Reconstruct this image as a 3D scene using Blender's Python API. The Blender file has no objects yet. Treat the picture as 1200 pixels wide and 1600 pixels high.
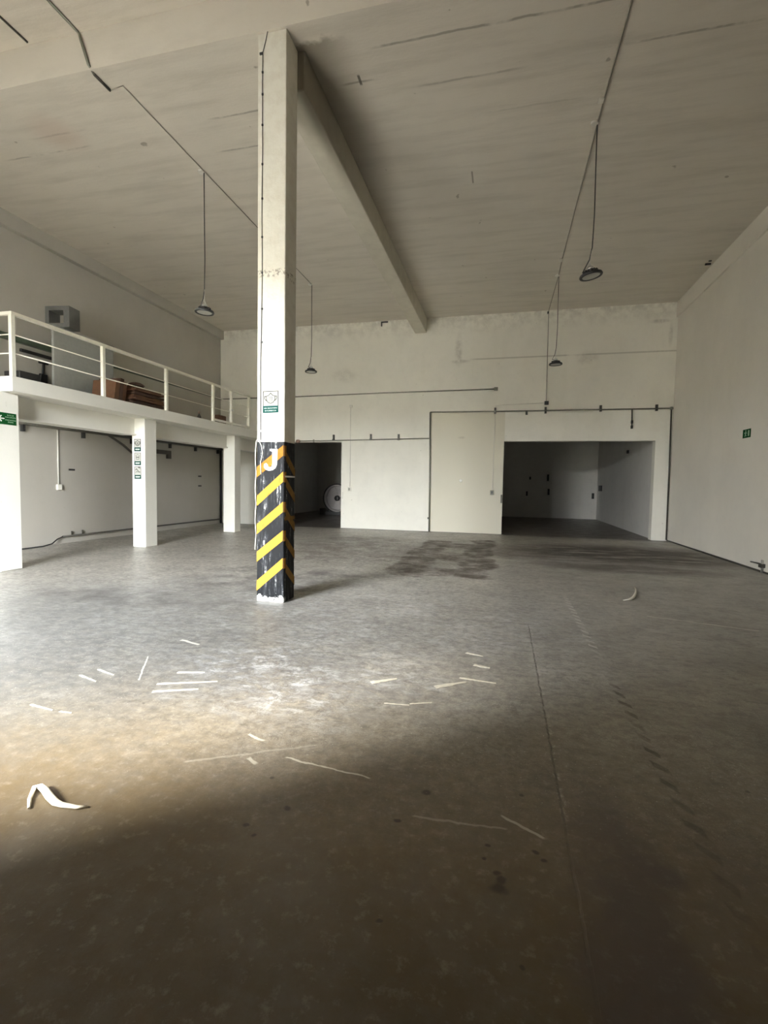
import bpy, bmesh, math, random
from mathutils import Vector, Matrix
random.seed(7)
SC = bpy.context.scene
COL = SC.collection

# ------------------------------------------------------------------ camera
cam_d = bpy.data.cameras.new('camera')
cam = bpy.data.objects.new('camera', cam_d)
COL.objects.link(cam)
Rv = Vector((0.9710124, 0.23838959, 0.01747319))
Uv = Vector((-0.03049404, 0.0510417, 0.99823086))
Fv = Vector((-0.23707599, 0.96982738, -0.05683158))
cam.matrix_world = Matrix(((Rv.x, Uv.x, -Fv.x, 0), (Rv.y, Uv.y, -Fv.y, 0), (Rv.z, Uv.z, -Fv.z, 1.5), (0, 0, 0, 1)))
cam_d.sensor_fit = 'VERTICAL'; cam_d.sensor_height = 36; cam_d.sensor_width = 27
cam_d.lens = 36 * 759.376 / 1600
cam_d.clip_start = 0.05; cam_d.clip_end = 200
SC.camera = cam

# ------------------------------------------------------------------ sky, sun, daylight through the loading door
W = bpy.data.worlds.new('sky'); SC.world = W; W.use_nodes = True
bg = W.node_tree.nodes['Background']
bg.inputs[0].default_value = (0.90, 0.945, 0.985, 1); bg.inputs[1].default_value = 60.0
sun_d = bpy.data.lights.new('sun', 'SUN'); sun_d.energy = 9.5; sun_d.angle = math.radians(12.0); sun_d.color = (1.0, 0.93, 0.80)
sun = bpy.data.objects.new('sun', sun_d); COL.objects.link(sun)
sun.rotation_euler = Vector((-0.56, -0.60, 0.57)).to_track_quat('Z', 'Y').to_euler()
DX0, DX1, DZ, YO = -6.9, -3.9, 4.2, -1.1   # the deep loading door behind the camera, left
por_d = bpy.data.lights.new('door_portal', 'AREA'); por_d.shape = 'RECTANGLE'
por_d.size = DX1 - DX0; por_d.size_y = DZ; por_d.cycles.is_portal = True
por = bpy.data.objects.new('door_portal', por_d); COL.objects.link(por)
por.location = ((DX0 + DX1) / 2, YO + .05, DZ / 2); por.rotation_euler = (math.radians(90), 0, 0)
SC.view_settings.view_transform = 'Standard'; SC.view_settings.look = 'None'
SC.view_settings.gamma = 1; SC.view_settings.use_curve_mapping = False
SC.view_settings.exposure = 1.14
SC.cycles.max_bounces = 14; SC.cycles.diffuse_bounces = 10; SC.cycles.glossy_bounces = 4
SC.cycles.sample_clamp_indirect = 8.0
SC.cycles.use_denoising = True
SC.cycles.caustics_reflective = False; SC.cycles.caustics_refractive = False

# ------------------------------------------------------------------ node helper
class NT:
    def __init__(s, name):
        s.m = bpy.data.materials.new(name); s.m.use_nodes = True
        s.t = s.m.node_tree; s.b = s.t.nodes['Principled BSDF']
        s._pos = None
    def n(s, kind, **kw):
        x = s.t.nodes.new(kind)
        for k, v in kw.items(): setattr(x, k, v)
        return x
    def set(s, sock, v):
        if isinstance(v, bpy.types.NodeSocket): s.t.links.new(v, sock)
        elif isinstance(v, (tuple, list)):
            sock.default_value = tuple(v) + ((1,) if len(v) == 3 and len(sock.default_value) == 4 else ())
        else: sock.default_value = v
    @property
    def pos(s):
        if s._pos is None: s._pos = s.n('ShaderNodeNewGeometry').outputs['Position']
        return s._pos
    def math(s, op, a, b=0.0, c=0.0, clamp=False):
        x = s.n('ShaderNodeMath', operation=op, use_clamp=clamp)
        for i, v in enumerate((a, b, c)): s.set(x.inputs[i], v)
        return x.outputs[0]
    def vec(s, op, a, b=(0, 0, 0)):
        x = s.n('ShaderNodeVectorMath', operation=op)
        s.set(x.inputs[0], a); s.set(x.inputs[1], b)
        return x.outputs[1] if op in ('LENGTH', 'DISTANCE', 'DOT_PRODUCT') else x.outputs[0]
    def sep(s, v=None):
        x = s.n('ShaderNodeSeparateXYZ'); s.set(x.inputs[0], s.pos if v is None else v); return x.outputs
    def noise(s, scale, detail=4, rough=0.6, vec=None, stretch=None, dist=0.0, color=False):
        v = s.pos if vec is None else vec
        if stretch: v = s.vec('MULTIPLY', v, stretch)
        x = s.n('ShaderNodeTexNoise'); s.set(x.inputs['Vector'], v)
        x.inputs['Scale'].default_value = scale; x.inputs['Detail'].default_value = detail
        x.inputs['Roughness'].default_value = rough; x.inputs['Distortion'].default_value = dist
        return x.outputs['Color' if color else 'Fac']
    def rng(s, v, a, b, c=0.0, d=1.0, smooth=False):
        x = s.n('ShaderNodeMapRange'); x.clamp = True
        if smooth: x.interpolation_type = 'SMOOTHSTEP'
        s.set(x.inputs[0], v)
        for i, q in enumerate((a, b, c, d)): x.inputs[i + 1].default_value = q
        return x.outputs[0]
    def mix(s, f, a, b):
        x = s.n('ShaderNodeMix', data_type='RGBA'); s.set(x.inputs[0], f); s.set(x.inputs[6], a); s.set(x.inputs[7], b)
        return x.outputs[2]
    def mul(s, *a):
        r = a[0]
        for q in a[1:]: r = s.math('MULTIPLY', r, q)
        return r
    def mx(s, *a):
        r = a[0]
        for q in a[1:]: r = s.math('MAXIMUM', r, q)
        return r
    def band(s, v, c, half, soft):        # 1 inside |v-c|<half
        return s.rng(s.math('ABSOLUTE', s.math('SUBTRACT', v, c)), half + soft, half, 0, 1, True)
    def out(s, color, rough=0.6, bump=None, bstr=0.1, bdist=0.01, spec=0.5, metal=0.0):
        s.set(s.b.inputs['Base Color'], color); s.set(s.b.inputs['Roughness'], rough)
        s.b.inputs['Specular IOR Level'].default_value = spec; s.b.inputs['Metallic'].default_value = metal
        if bump is not None:
            x = s.n('ShaderNodeBump'); x.inputs['Strength'].default_value = bstr; x.inputs['Distance'].default_value = bdist
            s.set(x.inputs['Height'], bump); s.t.links.new(x.outputs[0], s.b.inputs['Normal'])
        return s.m

def plain(name, col, rough=0.5, metal=0.0, var=0.12, scale=14, spec=0.5):
    n = NT(name); f = n.noise(scale, 3)
    c = n.mix(n.rng(f, .3, .7), tuple(x * (1 - var) for x in col), tuple(min(1, x * (1 + var)) for x in col))
    return n.out(c, rough, spec=spec, metal=metal)

# ------------------------------------------------------------------ materials
def floor_mat():
    n = NT('concrete_floor')
    wob = n.vec('SUBTRACT', n.noise(0.9, 5, .65, color=True), (.5, .5, .5))
    p = n.vec('ADD', n.pos, n.vec('MULTIPLY', wob, (.9, .9, 0)))
    wob2 = n.vec('SUBTRACT', n.noise(7, 3, .6, color=True), (.5, .5, .5))
    p2 = n.vec('ADD', n.pos, n.vec('MULTIPLY', wob2, (.05, .05, 0)))
    P = n.sep(); D = n.sep(p); E2 = n.sep(p2)
    big = n.noise(.55, 6, .62); mid = n.noise(2.3, 7, .68); fine = n.noise(17, 5, .7); grit = n.noise(70, 2, .6)
    near = n.rng(n.math('ADD', D[1], n.mul(n.math('SUBTRACT', fine, .5), 1.2)), 1.3, 4.2, 0, 1, True)                     # dusty with painted foreground shade near the camera, grey and scuffed further in
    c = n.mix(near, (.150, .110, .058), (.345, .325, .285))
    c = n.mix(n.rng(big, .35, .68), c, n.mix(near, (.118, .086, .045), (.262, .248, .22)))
    c = n.mix(n.mul(n.rng(D[1], 2.0, 1.2, 0, 1, True), .55), c, (.048, .036, .020))  # floor colour darkened again towards the camera to deepen the foreground shade
    c = n.mix(n.mul(n.rng(mid, .45, .75), .55), c, (.17, .155, .135))
    m2 = n.noise(13, 10, .82); far = n.rng(D[1], 1.7, 3.2, .12, 1)
    gain = n.math('ADD', 1.0, n.mul(n.math('SUBTRACT', n.rng(m2, .38, .62), .5), far, n.rng(D[0], 1.6, -1.2, .30, 1), 1.15))
    gv = n.n('ShaderNodeCombineXYZ')
    for i in range(3): n.set(gv.inputs[i], gain)
    c = n.vec('MULTIPLY', c, gv.outputs[0])
    c = n.mix(n.mul(n.rng(fine, .55, .8), .30), c, (.50, .46, .39))
    def blob(cx, cy, rx, ry, soft=.5, src=D):
        a = n.math('DIVIDE', n.math('SUBTRACT', src[0], cx), rx); b = n.math('DIVIDE', n.math('SUBTRACT', src[1], cy), ry)
        r = n.math('SQRT', n.math('ADD', n.mul(a, a), n.mul(b, b)))
        return n.rng(r, 1 + soft, 1 - soft, 0, 1, True)
    def bar(x0, x1, y0, y1, soft=.15):
        return n.mul(n.band(D[0], (x0 + x1) / 2, (x1 - x0) / 2, soft), n.band(D[1], (y0 + y1) / 2, (y1 - y0) / 2, soft))
    # scuffed pale patch in front of the column
    scr = n.noise(5.5, 10, .82, stretch=(1, 1.5, 1), dist=.4); s2 = n.noise(11, 8, .78, dist=1.2); low = n.noise(1.4, 4, .6)
    zone = n.mx(blob(-1.6, 3.5, 1.0, .6, .7), n.mul(blob(-2.3, 5.0, 3.4, 1.8, .6), .45))
    c = n.mix(n.mul(zone, n.rng(scr, .40, .50), .6), c, (.17, .17, .175))
    c = n.mix(n.mul(zone, n.rng(scr, .485, .585), n.rng(low, .36, .56), .95), c, (.62, .63, .64))
    ridge = n.rng(n.math('ABSOLUTE', n.math('SUBTRACT', s2, .5)), .022, .006)
    c = n.mix(n.mul(ridge, n.rng(low, .45, .62), n.rng(D[1], 9, 4), n.rng(D[1], 2.0, 3.2), .5), c, (.60, .58, .52))
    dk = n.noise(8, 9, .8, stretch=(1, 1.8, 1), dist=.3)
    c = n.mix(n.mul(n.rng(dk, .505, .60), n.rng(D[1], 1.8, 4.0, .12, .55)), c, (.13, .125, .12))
    c = n.mix(n.mul(blob(-4.6, 3.9, 2.4, 1.9, .7), n.rng(dk, .40, .56, .60, .90)), c, (.085, .085, .082))   # mottled shade painted in to offset excess daylight by the door
    # tyre dirt by the column, oil stains in front of the back wall
    c = n.mix(n.mul(n.mx(blob(-3.6, 6.4, 1.1, .6), blob(-4.6, 5.2, 1.6, .3), blob(-3.3, 7.4, 1.6, .5)), n.rng(mid, .42, .62), .75), c, (.075, .07, .068))
    st = n.mx(bar(-1.9, -1.35, 7.8, 13.2), bar(-.75, -.25, 8.0, 13.6), n.mul(bar(-1.9, -.3, 8.0, 8.7), .95), n.mul(bar(-1.9, -.3, 9.7, 10.4), .9), n.mul(bar(-1.9, -.3, 11.8, 12.6), .8))
    st = n.mx(st, n.mul(blob(-3.0, 10.5, 2.1, 1.8), .55), n.mul(blob(-3.4, 12.6, 1.2, .8), .5))
    c = n.mix(n.mul(st, n.rng(mid, .33, .60), .92), c, (.062, .042, .030))
    sr = n.mx(n.mul(blob(2.6, 12.0, 2.6, 1.6), 1), n.mul(blob(.7, 11.2, 1.0, .8), .7), n.mul(blob(2.2, 9.9, 1.6, .5), .7))
    streak = n.noise(1.3, 6, .65, stretch=(.7, 2.2, 1))
    c = n.mix(n.mul(sr, n.rng(streak, .33, .50), .97), c, (.050, .037, .030))
    c = n.mix(n.mul(n.band(P[1], 20.3, 4.6, .6), .8), c, (.06, .045, .036))   # darker floor through the store room behind
    # dark wet-looking patch right of the joint, near the camera
    pk = n.mx(n.mul(blob(.48, 1.5, .15, .9, .5), 1), blob(.63, 2.02, .10, .07, .5, E2), n.mul(blob(.45, 2.15, .16, .22), .7))
    c = n.mix(n.mul(pk, .6), c, (.075, .058, .062))
    c = n.mix(n.mul(n.mx(blob(2.3, 3.4, .8, .5), blob(3.2, 4.8, 1.3, .5)), .45), c, (.12, .105, .085))
    # small black drips and pits
    vor = n.n('ShaderNodeTexVoronoi', feature='F1'); n.set(vor.inputs['Vector'], n.pos); vor.inputs['Scale'].default_value = 6.5
    rnd = n.sep(vor.outputs['Color'])[0]
    pit = n.mul(n.rng(vor.outputs['Distance'], .10, .05), n.rng(rnd, .80, .83))
    c = n.mix(n.mul(pit, n.rng(D[1], 4.5, 2.5), .75), c, (.04, .035, .03))
    for (x, y, r) in [(.02, 1.86, .016), (.04, 1.83, .022), (.03, 1.79, .03), (-.02, 2.0, .012), (-.03, 1.93, .010), (.2, 1.98, .014), (.17, 2.02, .012),
                      (-.42, 2.05, .016), (-.32, 2.28, .022), (-1.05, 1.85, .016), (-.98, 1.8, .012), (-.37, 1.55, .012), (-.92, 2.0, .018), (.1, 1.5, .01)]:
        c = n.mix(n.mul(blob(x, y, r, r * .8, .45, E2), .85), c, (.045, .036, .028))
    # white specks and fine scratches
    c = n.mix(n.mul(n.rng(grit, .66, .72), n.rng(D[1], 1.9, 2.8), .65), c, (.66, .63, .56))
    for (x0, y0, x1, y1, w, a) in [(-1.098, 2.381, -.628, 2.324, .004, .7), (-1.417, 2.545, -1.313, 2.514, .006, .6), (-2.616, 3.045, -2.897, 3.472, .004, .6),
                                   (-2.904, 3.932, -2.68, 3.865, .01, .6), (.05, 2.20, .20, 2.11, .005, .5), (-.35, 2.1, .05, 2.12, .004, .25),
                                   (-1.6, 2.2, -1.0, 2.55, .006, .18), (1.7, 6.25, 2.7, 5.95, .012, .4), (-1.3, 2.32, -1.24, 2.29, .007, .5)]:
        dx, dy = x1 - x0, y1 - y0; L = math.hypot(dx, dy); ux, uy = dx / L, dy / L
        ax = n.math('SUBTRACT', E2[0], (x0 + x1) / 2); ay = n.math('SUBTRACT', E2[1], (y0 + y1) / 2)
        u = n.math('ADD', n.mul(ax, ux), n.mul(ay, uy)); v = n.math('ADD', n.mul(ax, -uy), n.mul(ay, ux))
        c = n.mix(n.mul(n.band(u, 0, L / 2, .02), n.band(v, 0, w, w), a), c, (.72, .69, .60))
    # worn diagonal hazard dashes along the lane
    ph = n.math('FRACT', n.math('DIVIDE', n.math('ADD', E2[1], n.mul(E2[0], 1.2)), .158))
    dash = n.mul(n.band(E2[0], .868, .026, .012), n.band(ph, .5, .13, .12), n.rng(P[1], 7.3, 6.8), n.rng(P[1], 1.6, 2.9, .25, 1))
    fade = n.rng(P[1], 3.9, 4.9)
    c = n.mix(n.mul(dash, n.rng(mid, .34, .56), .8), c, n.mix(fade, (.06, .048, .035), (.55, .54, .5)))
    # sawn joint that turns left at y 5.45
    E3 = n.sep(n.vec('ADD', n.pos, n.vec('MULTIPLY', wob2, (.022, .022, 0))))
    jt = n.mx(n.mul(n.band(E3[0], .312, .0035, .005), n.rng(P[1], 5.47, 5.44), n.rng(P[1], 1.9, 2.6, .25, 1)),
              n.mul(n.band(E2[1], 5.455, .012, .015), n.band(P[0], -.05, .36, .1), .5))
    jw = n.mul(n.band(E2[0], .318, .010, .012), n.rng(P[1], 5.47, 5.40), n.rng(fine, .50, .62), n.rng(P[1], 1.9, 2.6))
    c = n.mix(n.mul(jw, .5), c, (.55, .53, .47))
    c = n.mix(n.mul(jt, n.rng(fine, .36, .56), .85), c, (.06, .05, .04))
    stained = n.mx(st, sr)
    rough = n.math('ADD', n.mul(stained, .25), n.rng(n.math('ADD', mid, n.mul(fine, .5)), .4, 1.1, .25, .56))
    h = n.math('SUBTRACT', n.math('ADD', n.mul(fine, .5), n.mul(mid, 1.0)), n.mul(jt, 3.0))
    return n.out(c, rough, h, .25, .012, spec=.40)

def wall_mat(name, base, dirt=.5, streak=True, lines=None, cream=False):
    n = NT(name); P = n.sep()
    a = n.noise(.7, 6, .6); b = n.noise(5, 6, .65); g = n.noise(40, 3, .6)
    c = n.mix(n.rng(a, .35, .7), base, tuple(x * .92 for x in base))
    c = n.mix(n.mul(n.rng(b, .52, .8), .25 * dirt), c, tuple(x * .6 for x in base))
    if streak:
        v = n.noise(1.6, 5, .6, stretch=(1, 1, .25))
        c = n.mix(n.mul(n.rng(v, .56, .75), .30 * dirt), c, (base[0] * .72, base[1] * .70, base[2] * .64))
    spot = n.noise(9, 2, .5)
    c = n.mix(n.mul(n.rng(spot, .74, .78), .6 * dirt), c, (.25, .22, .18))
    if cream:                      # repainted cream bay left of the wide opening, dirt along the top of the wall
        m = n.mul(n.band(P[0], -1.17, 1.15, .01), n.rng(P[2], 3.84, 3.80))
        c = n.mix(n.mul(m, .9), c, (.70, .665, .555))
        top = n.mul(n.rng(P[2], 6.2, 6.8), n.rng(b, .40, .62))
        c = n.mix(n.mul(top, .4), c, (.36, .33, .28))
        ln = n.mul(n.band(P[2], 5.45, .012, .02), n.rng(P[0], -1.2, -.9), n.rng(a, .3, .45))
        c = n.mix(n.mul(ln, .45), c, (.33, .31, .26))
        for (x, z, rx, rz, k) in [(-1.5, 5.75, .12, .5, .45), (-1.45, 5.4, .3, .06, .4), (-1.33, 3.02, .12, .04, .35), (4.2, 6.3, .3, .06, .5), (2.3, 5.35, .35, .2, .25), (-5.3, 5.1, .5, .25, .2), (4.5, 5.9, .06, .35, .4)]:
            da = n.math('DIVIDE', n.math('SUBTRACT', P[0], x), rx); db = n.math('DIVIDE', n.math('SUBTRACT', P[2], z), rz)
            r = n.math('SQRT', n.math('ADD', n.mul(da, da), n.mul(db, db)))
            c = n.mix(n.mul(n.rng(r, 1.3, .3, 0, 1, True), n.rng(b, .3, .6), k), c, (.28, .25, .2))
    return n.out(c, .72, n.math('ADD', n.mul(b, .8), n.mul(g, .3)), .25, .01, spec=.3)

def ceiling_mat():
    n = NT('ceiling_plaster'); P = n.sep(); base = (.70, .655, .58)
    a = n.noise(.5, 6, .6); s = n.noise(1.6, 6, .65, stretch=(.35, 2.6, 1)); g = n.noise(30, 3, .6)
    c = n.mix(n.rng(a, .35, .7), base, tuple(x * .90 for x in base))
    c = n.mix(n.mul(n.rng(s, .46, .68), .32), c, (.40, .37, .31))
    brk = n.noise(2.2, 4, .6)
    for (y, x0, x1, k) in [(6.0, -1.5, .95, .75), (6.69, -1.05, -.15, .5), (6.61, 1.2, 2.9, .65), (6.57, 3.0, 4.4, .4), (6.70, -8.0, -6.8, .55), (6.61, -4.1, -3.5, .7), (7.27, -4.4, -3.8, .6), (6.45, -2.35, -2.0, .7), (7.35, -.2, .7, .25), (6.38, -7.1, -6.6, .4)]:
        c = n.mix(n.mul(n.band(n.math('ADD', P[1], n.mul(n.math('SUBTRACT', brk, .5), .06)), y, .008, .016), n.band(P[0], (x0 + x1) / 2, (x1 - x0) / 2, .35), n.rng(brk, .36, .52), k * .75), c, (.12, .105, .08))
    c = n.mix(n.mul(n.band(P[0], -.68, .008, .01), n.band(P[1], 8.78, .14, .05), .7), c, (.15, .13, .1))
    c = n.mix(n.mul(n.band(P[0], -2.0, .012, .01), n.band(P[1], 6.42, .06, .04), .9), c, (.06, .05, .04))
    jag = n.noise(5, 3, .6)
    # soot with painted shade along the long beam, strongest at the column
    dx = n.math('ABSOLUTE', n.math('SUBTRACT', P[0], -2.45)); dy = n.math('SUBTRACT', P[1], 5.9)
    soot_and_shade = n.mul(n.rng(dx, .62, .05, 0, 1, True), n.rng(n.math('ADD', P[1], n.mul(n.math('SUBTRACT', jag, .5), .3)), 5.72, 5.80), n.rng(P[1], 11.5, 6.5, 0, 1, True))
    c = n.mix(n.mul(soot_and_shade, .78), c, (.17, .145, .105))
    pk = n.math('SQRT', n.math('ADD', n.math('POWER', n.math('ADD', P[0], 6.85), 2), n.math('POWER', n.math('SUBTRACT', P[1], 6.35), 2)))
    c = n.mix(n.mul(n.rng(pk, .55, .1, 0, 1, True), .30), c, (.48, .33, .27))
    spot = n.noise(4.5, 2, .5)
    c = n.mix(n.mul(n.rng(spot, .76, .79), .6), c, (.2, .17, .13))
    return n.out(c, .50, n.math('ADD', s, n.mul(g, .25)), .35, .02, spec=.4)

def column_mat():
    n = NT('column_paint'); P = n.sep()
    b = n.noise(6, 6, .65); st = n.noise(16, 5, .7, stretch=(1, 1, .14)); f = n.noise(24, 4, .65)
    c = n.mix(n.rng(b, .45, .8), (.80, .78, .70), (.68, .64, .55))
    sc = n.mul(n.band(P[2], 4.03, .03, .03), n.rng(f, .5, .6))
    c = n.mix(n.mul(sc, .8), c, (.2, .17, .13))
    blk = n.mix(n.rng(st, .50, .66), (.010, .0105, .012), (.055, .058, .065))
    blk = n.mix(n.mul(n.rng(st, .57, .64), n.rng(f, .48, .56), .9), blk, (.40, .40, .39))
    c = n.mix(n.rng(P[2], 2.003, 1.997), c, blk)
    foot = n.rng(n.math('ADD', P[2], n.mul(n.math('SUBTRACT', f, .5), .22)), .075, .05)
    c = n.mix(n.mul(foot, n.rng(P[1], 5.60, 5.55)), c, (.72, .72, .69))
    return n.out(c, n.mix(n.rng(P[2], 2.003, 1.997), (.55,) * 3, (.5,) * 3), n.math('ADD', st, f), .35, .008, spec=.06)

M = {}
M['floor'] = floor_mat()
M['wall'] = wall_mat('white_wall', (.78, .755, .68))
M['back'] = wall_mat('back_wall_paint', (.90, .88, .80), cream=True)
M['side'] = wall_mat('side_wall_paint', (.78, .75, .68), dirt=.3)
M['dim'] = wall_mat('low_bounce_dark_paint', (.14, .12, .10), dirt=.5)  # kept dark to hold down light bounced by unseen walls
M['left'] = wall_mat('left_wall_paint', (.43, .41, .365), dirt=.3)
M['annex'] = wall_mat('store_room_plaster', (.74, .72, .68), dirt=1.0)
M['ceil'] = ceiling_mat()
M['beam'] = wall_mat('beam_paint', (.62, .59, .50), dirt=.8, streak=False)
def beam_mat():
    n = NT('soot_shade_beam_paint'); P = n.sep(); b = n.noise(4, 5, .6)
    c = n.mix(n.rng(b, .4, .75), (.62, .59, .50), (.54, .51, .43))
    soot_and_shade = n.mul(n.rng(n.math('ADD', P[1], n.mul(b, 1.5)), 10.0, 6.6, 0, 1, True), n.rng(P[0], -2.74, -2.56, 0, 1, True))  # soot and painted shade on the beam's right side, fading away from the column
    c = n.mix(n.mul(soot_and_shade, .80), c, (.17, .145, .105))
    return n.out(c, .7, b, .2, .01, spec=.3)
M['shaded_soot'] = beam_mat()
M['mezz'] = wall_mat('mezzanine_paint', (.80, .785, .72), dirt=.3, streak=False)
M['column'] = column_mat()
def yellow():
    n = NT('worn_yellow_paint'); f = n.noise(20, 5, .65, stretch=(1, 1, .4))
    c = n.mix(n.rng(f, .56, .72), (.37, .215, .036), (.24, .125, .03))
    return n.out(c, .7, spec=.05)
M['yellow'] = yellow()
M['orange'] = plain('faded_orange_paint', (.30, .135, .026), .9, var=.2, spec=.03)
M['brownstripe'] = plain('dulled_stripe_paint', (.20, .11, .035), .9, var=.2, spec=.03)
M['white'] = plain('white_gloss_paint', (.86, .85, .80), .4, var=.04)
M['rail'] = plain('cream_rail_paint', (.84, .82, .72), .4, var=.05)
M['black'] = plain('black_metal', (.018, .018, .018), .45, var=.2)
M['blackcable'] = plain('black_cable', (.02, .02, .02), .55, var=.2)
M['pipe'] = plain('grey_green_conduit', (.20, .20, .16), .4, metal=.3)
M['darkpipe'] = plain('dark_pipe', (.06, .055, .045), .45, metal=.2)
M['greenpipe'] = plain('dark_green_trunking', (.06, .085, .06), .4)
M['steel'] = plain('bright_steel', (.6, .6, .58), .3, metal=.9)
M['lens'] = plain('frosted_lens', (.50, .50, .45), .35, var=.05)
M['greensign'] = plain('green_sign_film', (.006, .055, .014), .9, var=.05, spec=.03)
M['tealsign'] = plain('teal_sign_film', (.010, .060, .052), .9, var=.05, spec=.03)
M['darkteal'] = plain('dark_teal_film', (.008, .05, .042), .9, var=.05, spec=.03)
M['print'] = plain('white_print', (.7, .74, .7), .9, var=.03, spec=.03)
M['paleprint'] = plain('pale_green_print', (.30, .44, .30), .9, var=.05, spec=.03)
M['signwhite'] = plain('sign_white', (.43, .425, .39), .9, var=.02, spec=.03)
M['greyprint'] = plain('grey_print', (.055, .055, .045), .9, var=.05, spec=.03)
M['grey'] = plain('grey_sheet', (.26, .265, .25), .2, var=.04)
M['greyframe'] = plain('dark_grey_frame', (.075, .075, .07), .5)
M['card'] = plain('brown_cardboard', (.11, .05, .022), .8, var=.25, scale=6)
M['card2'] = plain('dark_cardboard', (.055, .026, .013), .8, var=.25, scale=6)
M['cloth'] = plain('cream_cloth', (.84, .80, .68), .85, var=.08, scale=60)
M['tape'] = plain('torn_white_tape', (.62, .59, .50), .6, var=.1, scale=40)
M['fan'] = plain('fan_white', (.62, .58, .56), .5, var=.05)
M['ground'] = plain('bounce_tuned_ground', (.035, .033, .03), .8, var=.1, scale=1.2)  # dark apron colour chosen to cut upward bounce onto the near ceiling
M['yardground'] = plain('bounce_tuned_ground', (.55, .52, .46), .8, var=.08, scale=1)  # far ground made pale to bounce daylight deep into the room
M['bouncewall'] = plain('pale_bounce_wall', (.80, .77, .68), .8, var=.05, scale=1)
M['brown'] = plain('rusty_brown', (.22, .14, .10), .7, var=.2)
M['ceilpaint'] = plain('painted_conduit', (.27, .25, .21), .5, var=.05)
M['outlet'] = plain('outlet_plastic', (.72, .70, .64), .4, var=.04)

# ------------------------------------------------------------------ geometry helpers
ORG = {}
def box(bm, x0, x1, y0, y1, z0, z1):
    vs = [bm.verts.new(p) for p in ((x0, y0, z0), (x1, y0, z0), (x1, y1, z0), (x0, y1, z0), (x0, y0, z1), (x1, y0, z1), (x1, y1, z1), (x0, y1, z1))]
    for f in ((0, 3, 2, 1), (4, 5, 6, 7), (0, 1, 5, 4), (1, 2, 6, 5), (2, 3, 7, 6), (3, 0, 4, 7)): bm.faces.new([vs[i] for i in f])
    return vs
def BX(*boxes):
    bm = bmesh.new()
    for b in boxes: box(bm, *b)
    return bm
def bevel(bm, w, seg=1):
    bmesh.ops.bevel(bm, geom=list(bm.edges), offset=w, segments=seg, affect='EDGES', profile=.5); return bm
def tube(bm, pts, r, seg=8, cap=True, flat=1.0):
    pts = [Vector(p) for p in pts]; rs = r if isinstance(r, (list, tuple)) else [r] * len(pts); rings = []
    up = None
    for i, p in enumerate(pts):
        d = (pts[min(i + 1, len(pts) - 1)] - pts[max(i - 1, 0)]).normalized()
        if up is None: up = Vector((0, 0, 1)) if abs(d.z) < .9 else Vector((1, 0, 0))
        s = d.cross(up)
        if s.length < 1e-3: s = d.cross(Vector((0, 1, 0)))
        s.normalize(); u = s.cross(d).normalized(); up = u
        rings.append([bm.verts.new(p + (s * math.cos(t) + u * math.sin(t) * flat) * rs[i]) for t in [2 * math.pi * k / seg for k in range(seg)]])
    for a, b in zip(rings, rings[1:]):
        for k in range(seg): bm.faces.new((a[k], a[(k + 1) % seg], b[(k + 1) % seg], b[k])).smooth = True
    if cap: bm.faces.new(rings[0][::-1]); bm.faces.new(rings[-1])
    return bm
def T(pts, r, seg=8, **k): return tube(bmesh.new(), pts, r, seg, **k)
def lathe(bm, prof, c=(0, 0, 0), seg=28, axis='Z', loop=False):
    rings = []
    for (r, z) in prof:
        ring = []
        for k in range(seg):
            t = 2 * math.pi * k / seg; q = (r * math.cos(t), r * math.sin(t), z)
            if axis == 'Y': q = (q[0], -q[2], q[1])
            if axis == 'X': q = (q[2], q[0], q[1])
            ring.append(bm.verts.new((q[0] + c[0], q[1] + c[1], q[2] + c[2])))
        rings.append(ring)
    for a, b in zip(rings, rings[1:] + (rings[:1] if loop else [])):
        for k in range(seg): bm.faces.new((a[k], a[(k + 1) % seg], b[(k + 1) % seg], b[k])).smooth = True
    if not loop: bm.faces.new(rings[0][::-1]); bm.faces.new(rings[-1])
    return bm
def prism(bm, pts, f, th):
    """pts 2-D outline; f(u, v, d) -> world"""
    a = [bm.verts.new(f(u, v, 0)) for u, v in pts]; b = [bm.verts.new(f(u, v, th)) for u, v in pts]
    bm.faces.new(a[::-1]); bm.faces.new(b)
    for i in range(len(pts)): bm.faces.new((a[i], a[(i + 1) % len(pts)], b[(i + 1) % len(pts)], b[i]))
    return bm
def link(name, bm, mat, parent=None, xf=None):
    bmesh.ops.recalc_face_normals(bm, faces=bm.faces)
    org = ORG.get(parent.name, Vector()) if parent else Vector()
    if xf is not None: bm.transform(xf)
    if parent: bm.transform(Matrix.Translation(-org))
    me = bpy.data.meshes.new(name); bm.to_mesh(me); bm.free()
    me.materials.append(M[mat])
    o = bpy.data.objects.new(name, me); COL.objects.link(o)
    if parent: o.parent = parent; ORG[o.name] = org
    return o
def tag(o, label, cat, group=None):
    o['label'] = label; o['category'] = cat
    if group: o['group'] = group
    return o
def thing(name, label, cat, loc, group=None):
    o = bpy.data.objects.new(name, None); COL.objects.link(o); o.location = loc; o.empty_display_size = .1
    ORG[o.name] = Vector(loc); return tag(o, label, cat, group)
def solid(name, bm, mat, label, cat, group=None):
    """a one-mesh thing whose origin sits in its own middle"""
    c = sum((v.co for v in bm.verts), Vector()) / len(bm.verts); bm.transform(Matrix.Translation(-c))
    o = link(name, bm, mat); o.location = c; ORG[o.name] = c.copy(); return tag(o, label, cat, group)
def struct(name, bm, mat, parent=None):
    o = link(name, bm, mat, parent)
    if not parent: o['kind'] = 'structure'
    return o
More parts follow.
